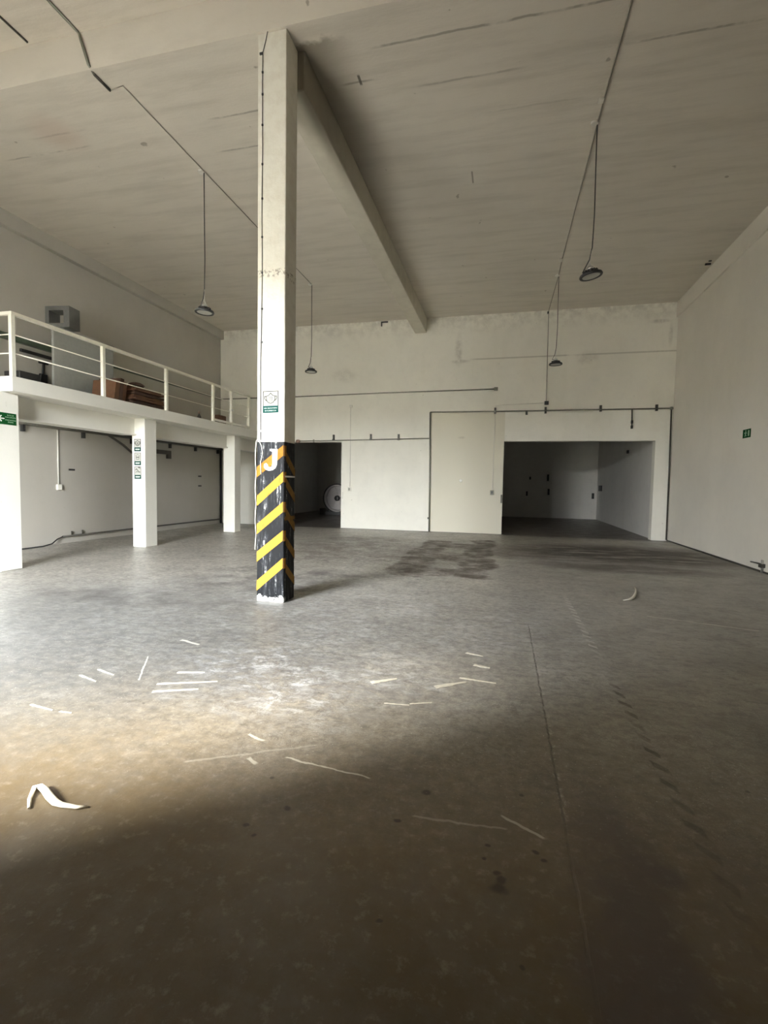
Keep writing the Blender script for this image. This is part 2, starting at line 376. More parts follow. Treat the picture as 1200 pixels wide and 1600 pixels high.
def text(body, size, f, th=.0015, align='CENTER'):
    cu = bpy.data.curves.new('lettering', 'FONT'); cu.body = body; cu.size = size; cu.align_x = align; cu.align_y = 'CENTER'
    cu.resolution_u = 2
    ob = bpy.data.objects.new('lettering', cu); COL.objects.link(ob); bpy.context.view_layer.update()
    me = bpy.data.meshes.new_from_object(ob.evaluated_get(bpy.context.evaluated_depsgraph_get()))
    bm = bmesh.new(); bm.from_mesh(me)
    bpy.data.objects.remove(ob); bpy.data.curves.remove(cu); bpy.data.meshes.remove(me)
    r = bmesh.ops.extrude_face_region(bm, geom=list(bm.faces))
    for v in [e for e in r['geom'] if isinstance(e, bmesh.types.BMVert)]: v.co.z += th
    for v in bm.verts: v.co = Vector(f(v.co.x, v.co.y, v.co.z))
    return bm

# ------------------------------------------------------------------ room numbers
D = 15.646; R = 4.668; L = -9.9; HC = 6.807; HF = 7.29; YS = 5.50; YF = -0.35
AB = 25.0; AR = 4.35; AH = 4.3            # store room behind the back wall
DL0, DL1 = -7.2, -5.333                   # narrow opening
DR0, DR1 = -.022, 4.241                   # wide opening
DH = 2.90

# ------------------------------------------------------------------ structure
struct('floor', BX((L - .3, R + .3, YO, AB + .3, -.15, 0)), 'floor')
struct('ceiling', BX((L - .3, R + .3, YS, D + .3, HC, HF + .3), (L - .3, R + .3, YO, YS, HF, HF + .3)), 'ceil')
struct('wall_back', BX((L - .3, DL0, D, D + .28, 0, HC), (DL0, DL1, D, D + .28, DH, HC), (DL1, DR0, D, D + .28, 0, HC), (DR0, DR1, D, D + .28, DH, HC), (DR1, R + .3, D, D + .28, 0, HC)), 'back')
struct('wall_right', BX((R, R + .28, YO, D, 0, HF)), 'side')
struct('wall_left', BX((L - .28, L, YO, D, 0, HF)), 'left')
struct('wall_front', BX((L - .3, DX0, YO, YF, 0, HF), (DX0, DX1, YO, YF, DZ, HF), (DX1, R + .3, YO, YF, 0, HF)), 'dim')
struct('wall_sky_blocker', BX((-8.8, -8.5, -4.1, YO, -.05, 9.0)), 'dim')  # added unseen wall, cuts oblique sky light through the door
struct('wall_bounce_facade', BX((-40, 30, -17.4, -17, -.05, 4.5)), 'bouncewall')  # added unseen facade, bounces warm light in and screens the low sky
struct('wall_store_back', BX((L - .3, AR + .3, AB, AB + .28, 0, AH)), 'annex')
struct('wall_store_right', BX((AR, AR + .28, D + .28, AB, 0, AH)), 'annex')
struct('wall_store_left', BX((L - .28, L, D + .28, AB, 0, AH)), 'annex')
struct('trim_1', BX((R - .045, R, YS, D, 6.38, HC)), 'side')
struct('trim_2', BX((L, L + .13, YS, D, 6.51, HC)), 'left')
struct('trim_3', BX((L - .3, AR + .3, D + .28, AB + .3, AH, AH + .2)), 'annex')
struct('baseboard_right', BX((R - .012, R, 1.0, D, 0, .035)), 'darkpipe')
struct('ground', BX((-60, 50, -6, YO, -.2, -.05)), 'ground')
struct('ground_yard', BX((-60, 50, -60, -6, -.2, -.05)), 'yardground')

# ------------------------------------------------------------------ ceiling beam
bm = BX((-2.90, -2.53, 5.846, D, 6.34, HC))
bm2 = bevel(bm, .012)
solid('ceiling_beam', bm2, 'shaded_soot', 'long white concrete beam under the ceiling running from the column to the back wall', 'beam')

# ------------------------------------------------------------------ striped column
CX0, CX1, CY0, CY1 = -2.992, -2.624, 5.527, 5.846
col = thing('striped_column', 'tall white square column with black and yellow striped foot in mid floor', 'column', ((CX0 + CX1) / 2, (CY0 + CY1) / 2, 0))
link('shaft', bevel(BX((CX0, CX1, CY0, CY1, 0, HC)), .008), 'column', col)
ftop = lambda u, v, d: (u, CY0 - d, v)
for k in range(5):
    zl = [1.56, 1.20, .845, .497, .13][k]; zr = [1.83, 1.508, 1.137, .78, .436][k]
    h = .128
    s = link('stripe', prism(bmesh.new(), [(CX0, zl), (CX1 - .012, zr), (CX1 - .012, zr + h), (CX0, zl + h)], ftop, .003), 'orange' if k == 0 else 'yellow', col)
    w = BX((CX1, CX1 + .003, CY0 - .002, CY0 + .055, zr - .005, zr + h - .005))
    link('stripe_end', w, 'orange', col)
    fr = lambda u, v, d: (CX1 + d, u, v)
    link('side_stripe', prism(bmesh.new(), [(CY0 + .055, zr - .06), (CY1, zr - .27), (CY1, zr - .16), (CY0 + .055, zr + .05)], fr, .003), 'brownstripe', col)
# letter J
def arc(cx, cz, r, a0, a1, n=12): return [(cx + r * math.cos(math.radians(a0 + (a1 - a0) * i / n)), cz + r * math.sin(math.radians(a0 + (a1 - a0) * i / n))) for i in range(n + 1)]
jx, jz = -2.79, 1.70
J = [(jx + .075, 1.905), (jx - .01, 1.905), (jx - .01, 1.885), (jx + .015, 1.87), (jx + .015, 1.72)]
J += arc(jx - .03, 1.715, .045, 0, -100)[1:] + arc(jx - .065, 1.70, .028, -60, -240)[0:] [:: 1]
J += arc(jx - .025, 1.72, .10, 200, 360)
b = prism(bmesh.new(), [(jx + .078, 1.91), (jx - .025, 1.91), (jx - .025, 1.89), (jx + .01, 1.878), (jx + .01, 1.73), (jx + .002, 1.698), (jx - .02, 1.685), (jx - .045, 1.692),
                        (jx - .05, 1.715), (jx - .075, 1.738), (jx - .102, 1.722), (jx - .105, 1.69), (jx - .085, 1.66), (jx - .04, 1.643), (jx + .012, 1.65), (jx + .05, 1.675), (jx + .072, 1.72)], lambda u, v, d: (u, CY0 - .0035 - d, v), .003)
link('letter', b, 'white', col)['label'] = 'white letter J on the stripes'
link('cable_tie', BX((CX1, CX1 + .004, CY0 + .02, CY1, 1.565, 1.585)), 'outlet', col)
link('cable_tie', BX((CX1, CX1 + .004, CY0 + .02, CY1, 1.03, 1.075)), 'brownstripe', col)
# thin cable down the front of the column
cp = [(-2.865, CY0 - .006, HC), (-2.885, CY0 - .006, 6.72), (-2.925, CY0 - .008, 6.58), (-2.93, CY0 - .006, 6.2), (-2.925, CY0 - .006, 5.5), (-2.932, CY0 - .006, 4.8), (-2.925, CY0 - .006, 4.0), (-2.935, CY0 - .006, 3.3), (-2.945, CY0 - .006, 2.8), (-2.94, CY0 - .006, 2.2), (-2.94, CY0 - .006, 2.02)]
cab = thing('column_cable', 'thin dark cable clipped down the front of the striped column', 'cable', (-2.93, CY0, 2.0))
link('cord', T(cp, .0045, 6), 'darkpipe', cab)
link('clip', BX((-2.965, -2.925, CY0 - .014, CY0, 6.56, 6.585)), 'black', cab)
for z in (6.35, 6.1, 5.75, 5.3, 4.9, 4.45, 4.03, 3.6, 3.2, 2.12):
    link('clip', BX((-2.938, -2.918, CY0 - .012, CY0, z, z + .022)), 'black' if z > 3 else 'pipe', cab)
lp = []
for i in range(26):
    t = i / 25; z = 2.0 - 1.35 * t
    lp.append((CX0 - .006 - .014 * abs(math.sin(t * 11)), CY0 - .004, z))
tail = thing('loose_cable', 'loose grey cable sagging down the left edge of the column stripes', 'cable', (CX0, CY0, .65))
link('cord', T([(CX0 + .06, CY0 - .008, 1.60), (CX0 + .055, CY0 - .01, 1.75), (CX0 + .085, CY0 - .01, 1.86), (CX0 + .065, CY0 - .01, 1.95), (CX0 + .03, CY0 - .01, 2.02), (CX0 + .0, CY0 - .008, 2.02)] + lp, .0055, 6), 'outlet', tail)
# mask sign on the column
def frame_sign(root, f, w, h, gh, bar, gp='greyprint', lw=.006):
    """white placard w x h with grey outline and a coloured bar gh high at its foot"""
    link('placard', prism(bmesh.new(), [(0, 0), (w, 0), (w, h), (0, h)], f, .002), 'signwhite', root)
    g = lambda u, v, d: f(u, v, d + .002)
    link('bar', prism(bmesh.new(), [(0, 0), (w, 0), (w, gh), (0, gh)], g, .001), bar, root)
    o = bmesh.new()
    for q in ([(0, gh), (lw, gh), (lw, h), (0, h)], [(w - lw, gh), (w, gh), (w, h), (w - lw, h)], [(lw, h - lw), (w - lw, h - lw), (w - lw, h), (lw, h)]): prism(o, q, g, .001)
    link('outline', o, gp, root)
    return g
def stroke(bm, pts, wd, f, th=.001, closed=False):
    if closed: pts = pts + [pts[0]]
    for (a, b_) in zip(pts, pts[1:]):
        d = Vector((b_[0] - a[0], b_[1] - a[1])); l = d.length or 1; nx, ny = -d.y / l * wd / 2, d.x / l * wd / 2; ex, ey = d.x / l * wd * .3, d.y / l * wd * .3
        prism(bm, [(a[0] + nx - ex, a[1] + ny - ey), (a[0] - nx - ex, a[1] - ny - ey), (b_[0] - nx + ex, b_[1] - ny + ey), (b_[0] + nx + ex, b_[1] + ny + ey)], f, th)
    return bm
def mask_icon(root, g, cx, cy, s, wd, mat):
    o = bmesh.new()
    stroke(o, [(cx + x * s, cy + y * s) for x, y in [(-.30, .17), (-.13, .22), (0, .36), (.13, .22), (.30, .17), (.28, -.05), (.18, -.20), (0, -.27), (-.18, -.20), (-.28, -.05)]], wd, g, closed=True)
    for k in (-1, 1): stroke(o, [(cx + k * x * s, cy + y * s) for x, y in [(.30, .15), (.40, .17), (.40, .05), (.36, -.04), (.27, -.10)]], wd, g)
    for y in (.10, .02, -.06, -.14): stroke(o, [(cx - .14 * s, cy + y * s), (cx + .14 * s, cy + y * s)], wd * .7, g)
    link('mask_symbol', o, mat, root)
sg = thing('mask_sign', 'framed face mask placard with teal text bar on the white column', 'sign', (-2.808, CY0, 2.352))
f = lambda u, v, d: (-2.912 + u, CY0 - .0005 - d, 2.352 + v + u * .015)
g = frame_sign(sg, f, .208, .266, .085, 'tealsign', lw=.009)
mask_icon(sg, g, .104, .168, .20, .008, 'greyprint')
gt = lambda u, v, d: g(u, v, d + .001)
bt = text('USO OBLIGATORIO', .0215, lambda x, y, z: gt(.104 + x * .92, .056 + y, z), .0008); link('lettering', bt, 'print', sg)
bt = text('DE CUBREBOCAS', .0215, lambda x, y, z: gt(.104 + x * .92, .025 + y, z), .0008); link('lettering', bt, 'print', sg)

# ------------------------------------------------------------------ mezzanine
SX, ST, SB, SY = -7.5, 3.092, 2.858, 6.08
mz = thing('mezzanine_slab', 'white mezzanine slab with its inset edge beam along the left wall', 'mezzanine', (-8.6, 10.8, SB))
link('slab', bevel(BX((L, SX, SY, D, SB, ST)), .006), 'mezz', mz)
for (a, b_) in ((6.36, 9.235), (9.605, 12.94), (13.26, D)):
    link('edge_beam', BX((-8.28, -7.985, a, b_, 2.525, SB)), 'mezz', mz)
    link('ledge', BX((-8.30, -7.94, a, b_, 2.49, 2.525)), 'mezz', mz)
pl = [(-8.06, 6.0, 6.36, 'nearest white mezzanine pillar carrying the green arrow sign at left edge'),
      (-8.06, 9.232, 9.605, 'middle white mezzanine pillar with three small framed notices on it'),
      (-8.10, 12.936, 13.262, 'farthest white mezzanine pillar standing below the railing gate')]
for (x0, y0, y1, lb) in pl:
    solid('mezzanine_pillar', bevel(BX((x0, -7.724, y0, y1, 0, SB)), .008), 'mezz', lb, 'pillar', 'pillars under the mezzanine')

# railing
RZ = 4.09; yp = [6.13, 7.915, 9.72]
rl = thing('guard_railing', 'cream steel railing with two thin wires along the mezzanine edge', 'railing', (SX - .05, 9, ST))
x0, x1 = SX - .075, SX - .015
for y in yp: link('post', BX((x0, x1, y - .03, y + .03, ST, RZ - .045)), 'rail', rl)
link('handrail', BX((x0 - .005, x1 + .005, 6.10, 11.52, RZ - .05, RZ)), 'rail', rl)
link('handrail', BX((-8.9, x0 - .005, 6.10, 6.15, RZ - .05, RZ)), 'rail', rl)
link('post', BX((-8.92, -8.86, 6.10, 6.16, ST, RZ - .05)), 'rail', rl)
for z in (3.745, 3.455):
    link('wire', T([(SX - .045, 6.13, z), (SX - .045, 11.525, z)], .010, 6), 'rail', rl)
    link('wire', T([(SX - .045, 6.13, z), (-8.88, 6.13, z)], .010, 6), 'rail', rl)
gt_ = thing('railing_gate', 'two-panel cream gate frame at the far end of the mezzanine railing', 'gate', (SX - .05, 12.4, ST))
for y in (11.56, 12.45, 13.43): link('post', BX((x0, x1, y - .032, y + .032, ST, RZ - .045)), 'rail', gt_)
link('top_rail', BX((x0, x1, 11.528, 13.462, RZ - .045, RZ)), 'rail', gt_)
link('bottom_rail', BX((x0, x1, 11.592, 13.40, ST + .03, ST + .08)), 'rail', gt_)
for z in (3.745, 3.455): link('wire', T([(SX - .045, 11.56, z), (SX - .045, 13.43, z)], .008, 6), 'rail', gt_)
link('latch', BX((x1, x1 + .05, 12.38, 12.47, 3.50, 3.53)), 'steel', gt_)

# things on the mezzanine
cb = thing('sheet_panel', 'large plain grey sheet panel standing upright behind the mezzanine railing', 'panel', (-9.23, 9.17, ST))
link('body', bevel(BX((-9.26, -9.2, 8.36, 9.98, ST, 4.66)), .01), 'grey', cb)
link('top_edge', BX((-9.27, -9.19, 8.35, 9.99, 4.66, 4.69)), 'grey', cb)
fr_ = thing('open_frame', 'dark grey open square frame standing on top of the grey sheet panel', 'frame', (-9.35, 8.68, 4.69))
ct = Vector((-9.27, 8.66, 4.69)); rot = Matrix.Translation(ct) @ Matrix.Rotation(math.radians(9), 4, 'Z')
w2, hh, tk, dp = .27, .44, .085, .16
for nm, q in (('rail', (-w2, w2, -dp, dp, 0, tk)), ('rail', (-w2, w2, -dp, dp, hh - tk, hh)), ('stile', (-w2, -w2 + tk, -dp, dp, tk, hh - tk)), ('stile', (w2 - tk * 1.5, w2, -dp, dp, tk, hh - tk))):
    link(nm, BX(q), 'greyframe', fr_, rot)
tr = thing('wall_trunking', 'dark green cable trunking along the left wall above the mezzanine floor', 'conduit', (L, 11, 4.4))
link('channel', BX((L, L + .09, 7.0, 9.0, 4.30, 4.42)), 'greenpipe', tr)
link('pipe', T([(L + .03, 9.0, 4.40), (L + .03, D - .03, 4.43)], .032, 8), 'greenpipe', tr)
ws = thing('wall_bar', 'black flat bar fixed to the left wall under the green trunking', 'bar', (L, 8.5, 4.1))
link('bar', BX((L, L + .05, 8.20, 8.97, 4.14, 4.20)), 'black', ws)
sv = thing('hanging_scoop', 'dark long-handled tool hanging beside the grey sheet panel', 'tool', (L + .05, 8.75, 3.2))
link('blade', bevel(BX((L, L + .05, 8.62, 8.80, 3.16, 3.78)), .01), 'black', sv)
link('handle', T([(L + .025, 8.70, 3.78), (L + .025, 8.72, 4.02)], .02, 8), 'black', sv)
link('grip', BX((L + .0, L + .05, 8.62, 8.82, 4.0, 4.05)), 'black', sv)
solid('dark_crate', bevel(BX((L, -9.5, 7.86, 8.32, ST, 3.66)), .01), 'black', 'small black crate on the mezzanine floor behind the corner railing post', 'crate')
# cardboard
zc = ST
for k in range(9):
    th = .072 + random.uniform(-.012, .012); jx_ = random.uniform(-.03, .03); jy = random.uniform(-.04, .04)
    lab = ['bottom flattened brown cardboard of the pile behind the railing', 'second flattened brown cardboard up in the mezzanine pile', 'third flattened brown cardboard up in the mezzanine pile', 'fourth flattened brown cardboard up in the mezzanine pile',
           'fifth flattened brown cardboard up in the mezzanine pile', 'sixth flattened brown cardboard up in the mezzanine pile', 'seventh flattened brown cardboard up in the mezzanine pile', 'eighth flattened brown cardboard up in the mezzanine pile', 'topmost flattened brown cardboard of the pile behind the railing'][k]
    y1 = 10.72 + jy - .018 * k; y0 = 9.45 + jy + .02 * k
    bm = bmesh.new(); N = 10; top = []; bot = []
    for i in range(N + 1):
        y = y0 + (y1 - y0) * i / N; wv = .012 * math.sin(i * 1.3 + k) if 0 < i < N else 0
        for (lst, z) in ((bot, zc), (top, zc + th - .016 + wv - .004)):
            lst.append([bm.verts.new((x, y, z)) for x in (-9.0 + jx_, -8.3 + jx_ + .02 * math.sin(k * 2.1))])
    for i in range(N):
        bm.faces.new((top[i][0], top[i][1], top[i + 1][1], top[i + 1][0])); bm.faces.new((bot[i][0], bot[i + 1][0], bot[i + 1][1], bot[i][1]))
        for s in (0, 1): bm.faces.new((bot[i][s], bot[i + 1][s], top[i + 1][s], top[i][s]))
    for i in (0, N): bm.faces.new((bot[i][0], bot[i][1], top[i][1], top[i][0]))
    solid('flattened_carton', bm, 'card' if k % 3 else 'card2', lab, 'cardboard', 'flattened cartons on the mezzanine')
    zc += th
bx_ = thing('folded_carton', 'brown folded carton standing upright at the left of the cardboard pile', 'cardboard', (-8.6, 9.15, ST))
mt = Matrix.Translation((-8.6, 9.15, ST)) @ Matrix.Rotation(math.radians(-8), 4, 'X')
link('panel', BX((-.3, .3, -.17, -.05, .0, .58)), 'card', bx_, mt); link('panel', BX((-.28, .3, -.04, .06, .02, .66)), 'card2', bx_, mt); link('flap', BX((-.25, .28, .07, .17, .03, .62)), 'card', bx_, mt)
solid('crumpled_paper', bmesh_ := lathe(bmesh.new(), [(.06, 0), (.16, .02), (.2, .07), (.12, .12), (.03, .14)], (-8.6, 10.0, zc), 9), 'card2', 'crumpled brown paper lying on top of the cardboard pile', 'paper')
bt_ = thing('spray_bottle', 'small dark bottle standing near the gate on the mezzanine edge', 'bottle', (-8.3, 12.05, ST))
link('body', lathe(bmesh.new(), [(.05, 0), (.055, .02), (.055, .2), (.025, .26), (.02, .28)], (-8.3, 12.05, ST), 14), 'darkpipe', bt_)
link('cap', lathe(bmesh.new(), [(.024, .28), (.024, .34), (.012, .35)], (-8.3, 12.05, ST), 12), 'brown', bt_)
solid('brown_board', bevel(BX((-8.6, -8.35, 13.1, 13.5, ST, 3.5)), .01), 'card', 'brown board standing behind the railing gate', 'board')

# ------------------------------------------------------------------ under the mezzanine
tk_ = thing('hanger_track', 'dark pipe track with short hangers on the wall under the mezzanine', 'pipe', (L, 12, 2.67))
link('pipe', T([(L + .06, 8.0, 2.655), (L + .06, D - .02, 2.645)], .042, 8), 'darkpipe', tk_)
for y in (8.2, 9.72, 11.29, 12.86, 14.12, 15.40):
    link('hanger', BX((L, L + .075, y - .028, y + .028, 2.48, 2.70)), 'black', tk_)
link('brace', T([(L + .03, 10.44, 2.66), (L + .03, 11.0, 2.42), (L + .03, 11.9, 1.9)], .03, 8), 'darkpipe', tk_)
solid('track_bracket', BX((L, L + .08, 11.9, 12.86, 2.28, 2.40), (L, L + .08, 12.72, 12.86, 2.16, 2.28)), 'darkpipe', 'dark angled bracket on the wall beside the middle mezzanine pillar', 'bracket')
cd = thing('outlet_conduit', 'thin white conduit dropping to a white outlet under the mezzanine', 'conduit', (L, 9.04, 1.3))
link('pipe', T([(L + .015, 9.04, 2.60), (L + .015, 9.04, 1.36)], .015, 8), 'outlet', cd)
link('outlet_box', bevel(BX((L, L + .06, 8.98, 9.10, 1.24, 1.37)), .008), 'outlet', cd)
for (y, z, lb) in ((9.41, 1.715, 'single black wall slot beside the white outlet conduit'), (14.39, 1.66, 'upper of two black wall slots before the farthest pillar'), (14.39, 1.34, 'lower of two black wall slots before the farthest pillar')):
    solid('wall_slot', BX((L, L + .012, y - .08, y + .08, z - .022, z + .022)), 'black', lb, 'slot', 'black slots in the left wall')
lw = thing('floor_pipe', 'dark pipe low on the wall under the mezzanine ending in a loose cable', 'pipe', (L, 12, .15))
link('pipe', T([(L + .03, 9.1, .16), (L + .03, D - .03, .15)], .022, 8), 'darkpipe', lw)
link('cable', T([(L + .03, 9.1, .16), (L + .05, 8.95, .12), (L + .12, 8.75, .04), (L + .16, 8.5, .016), (L + .15, 8.2, .014), (L + .1, 7.6, .014)], .014, 8), 'blackcable', lw)
for y in (9.35, 9.65): link('stub', T([(L + .03, y, .17), (L + .03, y, .27)], .014, 6), 'darkpipe', lw)
solid('corner_shade_strip', T([(L + .04, D - .06, 0), (L + .04, D - .06, 2.60)], .04, 8), 'black', 'black upright strip standing in for shade in the corner behind the farthest pillar', 'pipe')  # dark round strip stands in for the shadow gap in this corner

# ------------------------------------------------------------------ signs on the pillars
sg = thing('evacuation_sign', 'green evacuation sign with white left arrow on the nearest pillar', 'sign', (-7.724, 6.16, 2.345))
f = lambda u, v, d: (-7.7235 + d, 6.012 + u, 2.345 + v)
link('panel', prism(bmesh.new(), [(0, 0), (.30, 0), (.30, .187), (0, .187)], f, .003), 'greensign', sg)
g = lambda u, v, d: f(u, v, d + .003)
a = bmesh.new()
stroke(a, [(.10, .092), (.02, .092)], .018, g); stroke(a, [(.056, .135), (.016, .092), (.056, .05)], .018, g)
link('arrow', a, 'print', sg)
for tx, yy in (('RUTA DE', .150), ('EVACUACIÓN', .118), ('EVACUATION', .074), ('ROUTE', .042)):
    link('lettering', text(tx, .026, lambda x, y, z: g(.205 + x * 1.05, yy + y, z), .001), 'paleprint', sg)
info = [('upper', 'mask'), ('middle', 'glove'), ('lower', 'wash')]
for k, (wd_, ic) in enumerate(info):
    z0 = 2.135 - k * .305
    lb = ['topmost framed notice on the middle pillar, with a mask symbol', 'middle framed notice of three, pale symbol above green bar', 'lowest framed notice of three, dark wavy symbol above green bar'][k]
    sg = thing('pillar_notice', lb, 'sign', (-7.91, 9.232, z0), 'notices on the middle pillar')
    f = lambda u, v, d: (-8.0 + u, 9.2315 - d, z0 + v)
    g = frame_sign(sg, f, .175, .275, .088, 'darkteal', 'greyprint', .010)
    if ic == 'mask': mask_icon(sg, g, .0875, .175, .19, .011, 'greyprint')
    o = bmesh.new()
    if ic == 'glove':
        stroke(o, [(.05, .22), (.055, .13), (.12, .13), (.125, .22)], .008, g); stroke(o, [(.05, .175), (.125, .175)], .014, g); stroke(o, [(.07, .235), (.105, .235)], .008, g)
        link('symbol', o, 'greyprint', sg)
    elif ic == 'wash':
        stroke(o, [(.03, .20), (.055, .225), (.085, .19), (.115, .155), (.15, .15)], .014, g); stroke(o, [(.105, .245), (.125, .265), (.145, .235)], .016, g); stroke(o, [(.04, .13), (.045, .16), (.07, .17), (.09, .14)], .008, g)
        link('symbol', o, 'greyprint', sg)
    else: o.free()
    o = bmesh.new()
    for v in (.054, .036):
        u = .03
        while u < .14:
            l = random.uniform(.008, .02); prism(o, [(u, v - .006), (min(u + l, .147), v - .006), (min(u + l, .147), v + .006), (u, v + .006)], g, .0015); u += l + .004
    link('lettering', o, 'print', sg)
sg = thing('exit_sign', 'small green running figure exit sign on the right wall', 'sign', (R, 11.17, 2.55))
f = lambda u, v, d: (R - .0005 - d, 11.335 - u, 2.55 + v)
link('panel', prism(bmesh.new(), [(0, 0), (.325, 0), (.325, .17), (0, .17)], f, .004), 'greensign', sg)
g = lambda u, v, d: f(u, v, d + .004)
o = bmesh.new(); stroke(o, [(.09, .095), (.12, .07), (.09, .03)], .02, g); stroke(o, [(.12, .07), (.15, .04)], .02, g); stroke(o, [(.125, .115), (.12, .07)], .03, g); stroke(o, [(.07, .10), (.125, .112), (.17, .09)], .014, g)
prism(o, arc(.125, .14, .017, 0, 330, 11), g, .001)
link('running_figure', o, 'paleprint', sg)
o = bmesh.new(); prism(o, [(.215, .03), (.275, .03), (.275, .145), (.215, .145)], g, .001); link('door_symbol', o, 'paleprint', sg)

# ------------------------------------------------------------------ pendant lamps
def lamp(x, y, z, tilt, rot_, label, cy=0):
    t = thing('pendant_lamp', label, 'lamp', (x, y, z), 'high bay pendant lamps')
    X = Matrix.Translation((x, y, z)) @ Matrix.Rotation(rot_, 4, 'Z') @ Matrix.Rotation(tilt, 4, 'Y')
    link('rim', lathe(bmesh.new(), [(.125, .0), (.158, -.004), (.165, .012), (.155, .035), (.075, .052), (.07, .045), (.12, .022)], loop=True), 'black', t, X)
    link('lens', lathe(bmesh.new(), [(.128, .004), (.128, .012)]), 'lens', t, X)
    h = bmesh.new(); lathe(h, [(.06, .045), (.075, .05), (.075, .085), (.055, .10), (.045, .10)], seg=20)
    for k in range(14):
        q = 2 * math.pi * k / 14; v = box(h, .045, .105, -.004, .004, .04, .088)
        bmesh.ops.rotate(h, verts=v, cent=(0, 0, 0), matrix=Matrix.Rotation(q, 3, 'Z'))
    link('heat_sink', h, 'black', t, X)
    link('driver', lathe(bmesh.new(), [(.045, .10), (.05, .105), (.045, .135), (.02, .15)], seg=18), 'steel', t, X)
    link('hook', T([(.0, 0, .148), (.018, 0, .165), (.0, 0, .19), (-.012, 0, .175)], .005, 6), 'steel', t, X)
    tp = HC - z
    link('cord', T([X @ Vector((-.11, .02, .075)), Vector((x - .085, y + .02, z + .14)), Vector((x - .03, y + .01, z + .25)), Vector((x + .0, y, z + .42)), Vector((x + .012, y, z + .9)), Vector((x + .004, y, z + 1.6)), Vector((x, y, HC))], .008, 6), 'blackcable', t)
    link('chain', T([X @ Vector((0, 0, .19)), Vector((x, y, z + .40))], .004, 5), 'steel', t)
    link('ceiling_hook', lathe(bmesh.new(), [(.05, -.03), (.055, -.004), (.055, 0)], (x - .04, y - .02, HC), 12), 'outlet', t)
    return t
lamp(-5.155, 7.65, 4.43, math.radians(2), .3, 'black round pendant lamp nearest on the left, hanging above the mezzanine side')
lamp(-5.14, 12.45, 4.49, math.radians(1), 2.1, 'black round pendant lamp far left, just right of the column')
lamp(1.165, 7.89, 4.625, math.radians(-9), .2, 'black tilted pendant lamp nearest on the right, lens facing the floor')
lamp(1.188, 13.16, 4.60, math.radians(1), 3.3, 'black round pendant lamp far right, in front of the back wall')

# ceiling conduits
cl = thing('ceiling_conduit', 'thin white conduit along the ceiling over the left lamps', 'conduit', (-5.14, 9, HC))
link('pipe', T([(-5.37, 5.56, HC - .012), (-5.37, 5.83, HC - .012)], .02, 6), 'darkpipe', cl)
link('pipe', T([(-5.37, 5.83, HC - .012), (-5.14, 5.80, HC - .012), (-5.14, 12.45, HC - .012)], .008, 6), 'ceilpaint', cl)
link('pipe', T([(-5.53, 3.5, HF - .012), (-5.53, YS - .02, HF - .012), (-5.50, YS - .02, 7.2), (-5.38, YS - .02, HC + .05), (-5.37, 5.56, HC - .012)], .018, 6), 'pipe', cl)
solid('ceiling_rod', T([(-6.32, 4.0, HF - .012), (-6.32, YS - .05, HF - .012)], .014, 6), 'darkpipe', 'thin dark rod on the raised front ceiling at top left', 'conduit')
cr = thing('ceiling_conduit', 'thin white conduit along the ceiling over the right lamps', 'conduit', (1.17, 10, HC))
link('pipe', T([(1.2, 5.56, HC - .011), (1.17, 7.5, HC - .011), (1.165, 12.2, HC - .011), (1.18, 13.2, HC - .011), (1.16, D - .015, HC - .011), (1.16, D - .015, 6.7), (1.18, D - .013, 4.08)], .010, 6), 'ceilpaint', cr)
link('ceiling_box', BX((1.10, 1.17, 7.40, 7.48, HC - .03, HC)), 'outlet', cr); link('ceiling_box', BX((1.10, 1.17, 12.2, 12.35, HC - .03, HC)), 'outlet', cr)
link('junction_box', bevel(BX((1.13, 1.25, D - .06, D, 3.99, 4.10)), .006), 'black', cr)
link('wire_end', BX((1.12, 1.16, D - .05, D, 6.70, 6.76)), 'black', cr)

# ------------------------------------------------------------------ back wall conduits
def run(name, label, pts, r, mat, boxes=(), extra=()):
    t = thing(name, label, 'conduit', pts[0]); link('pipe', T(pts, r, 8), mat, t)
    for (nm, q, m_) in boxes: link(nm, BX(q), m_, t)
    return t
y = D - .022
run('wall_conduit', 'long grey conduit high on the back wall ending in a small box', [(L + .05, y, 4.43), (-7.0, y, 4.44), (-4, y, 4.485), (-.34, y, 4.508)], .019, 'pipe', [('end_box', (-.37, -.26, D - .06, D, 4.46, 4.56), 'pipe')])
t = run('wall_conduit', 'grey conduit just above the narrow opening left on the back wall', [(-6.85, y, 2.93), (-5, y, 2.955), (-2.36, y, 3.0)], .017, 'pipe', [('saddle', (-6.35, -6.31, D - .04, D, 2.89, 2.98), 'pipe')])
link('end_cap', lathe(bmesh.new(), [(.03, -.06), (.055, -.04), (.06, .02), (.04, .08)], (-6.9, D - .06, 2.92), 12, 'X'), 'brown', t)
t = run('outlet_drop', 'thin white conduit dropping to an outlet right of the narrow opening', [(-5.03, D - .013, 4.06), (-5.015, D - .013, 1.38)], .013, 'outlet')
link('head', BX((-5.06, -4.97, D - .04, D, 4.04, 4.12)), 'outlet', t)
link('outlet_box', bevel(BX((-5.09, -4.97, D - .05, D, 1.24, 1.39)), .008), 'outlet', t); link('socket', BX((-5.065, -4.995, D - .055, D - .05, 1.27, 1.36)), 'pipe', t)
y = D - .046
t = thing('frame_conduit', 'dark conduit framing the wide opening on the back wall', 'conduit', (1, D, 2))
link('riser', T([(-2.30, y, .0), (-2.315, y, 1.5), (-2.345, y, 3.83)], .026, 8), 'pipe', t); link('header', T([(-2.345, y, 3.83), (0, y, 3.815), (4.59, y, 3.815)], .021, 8), 'pipe', t)
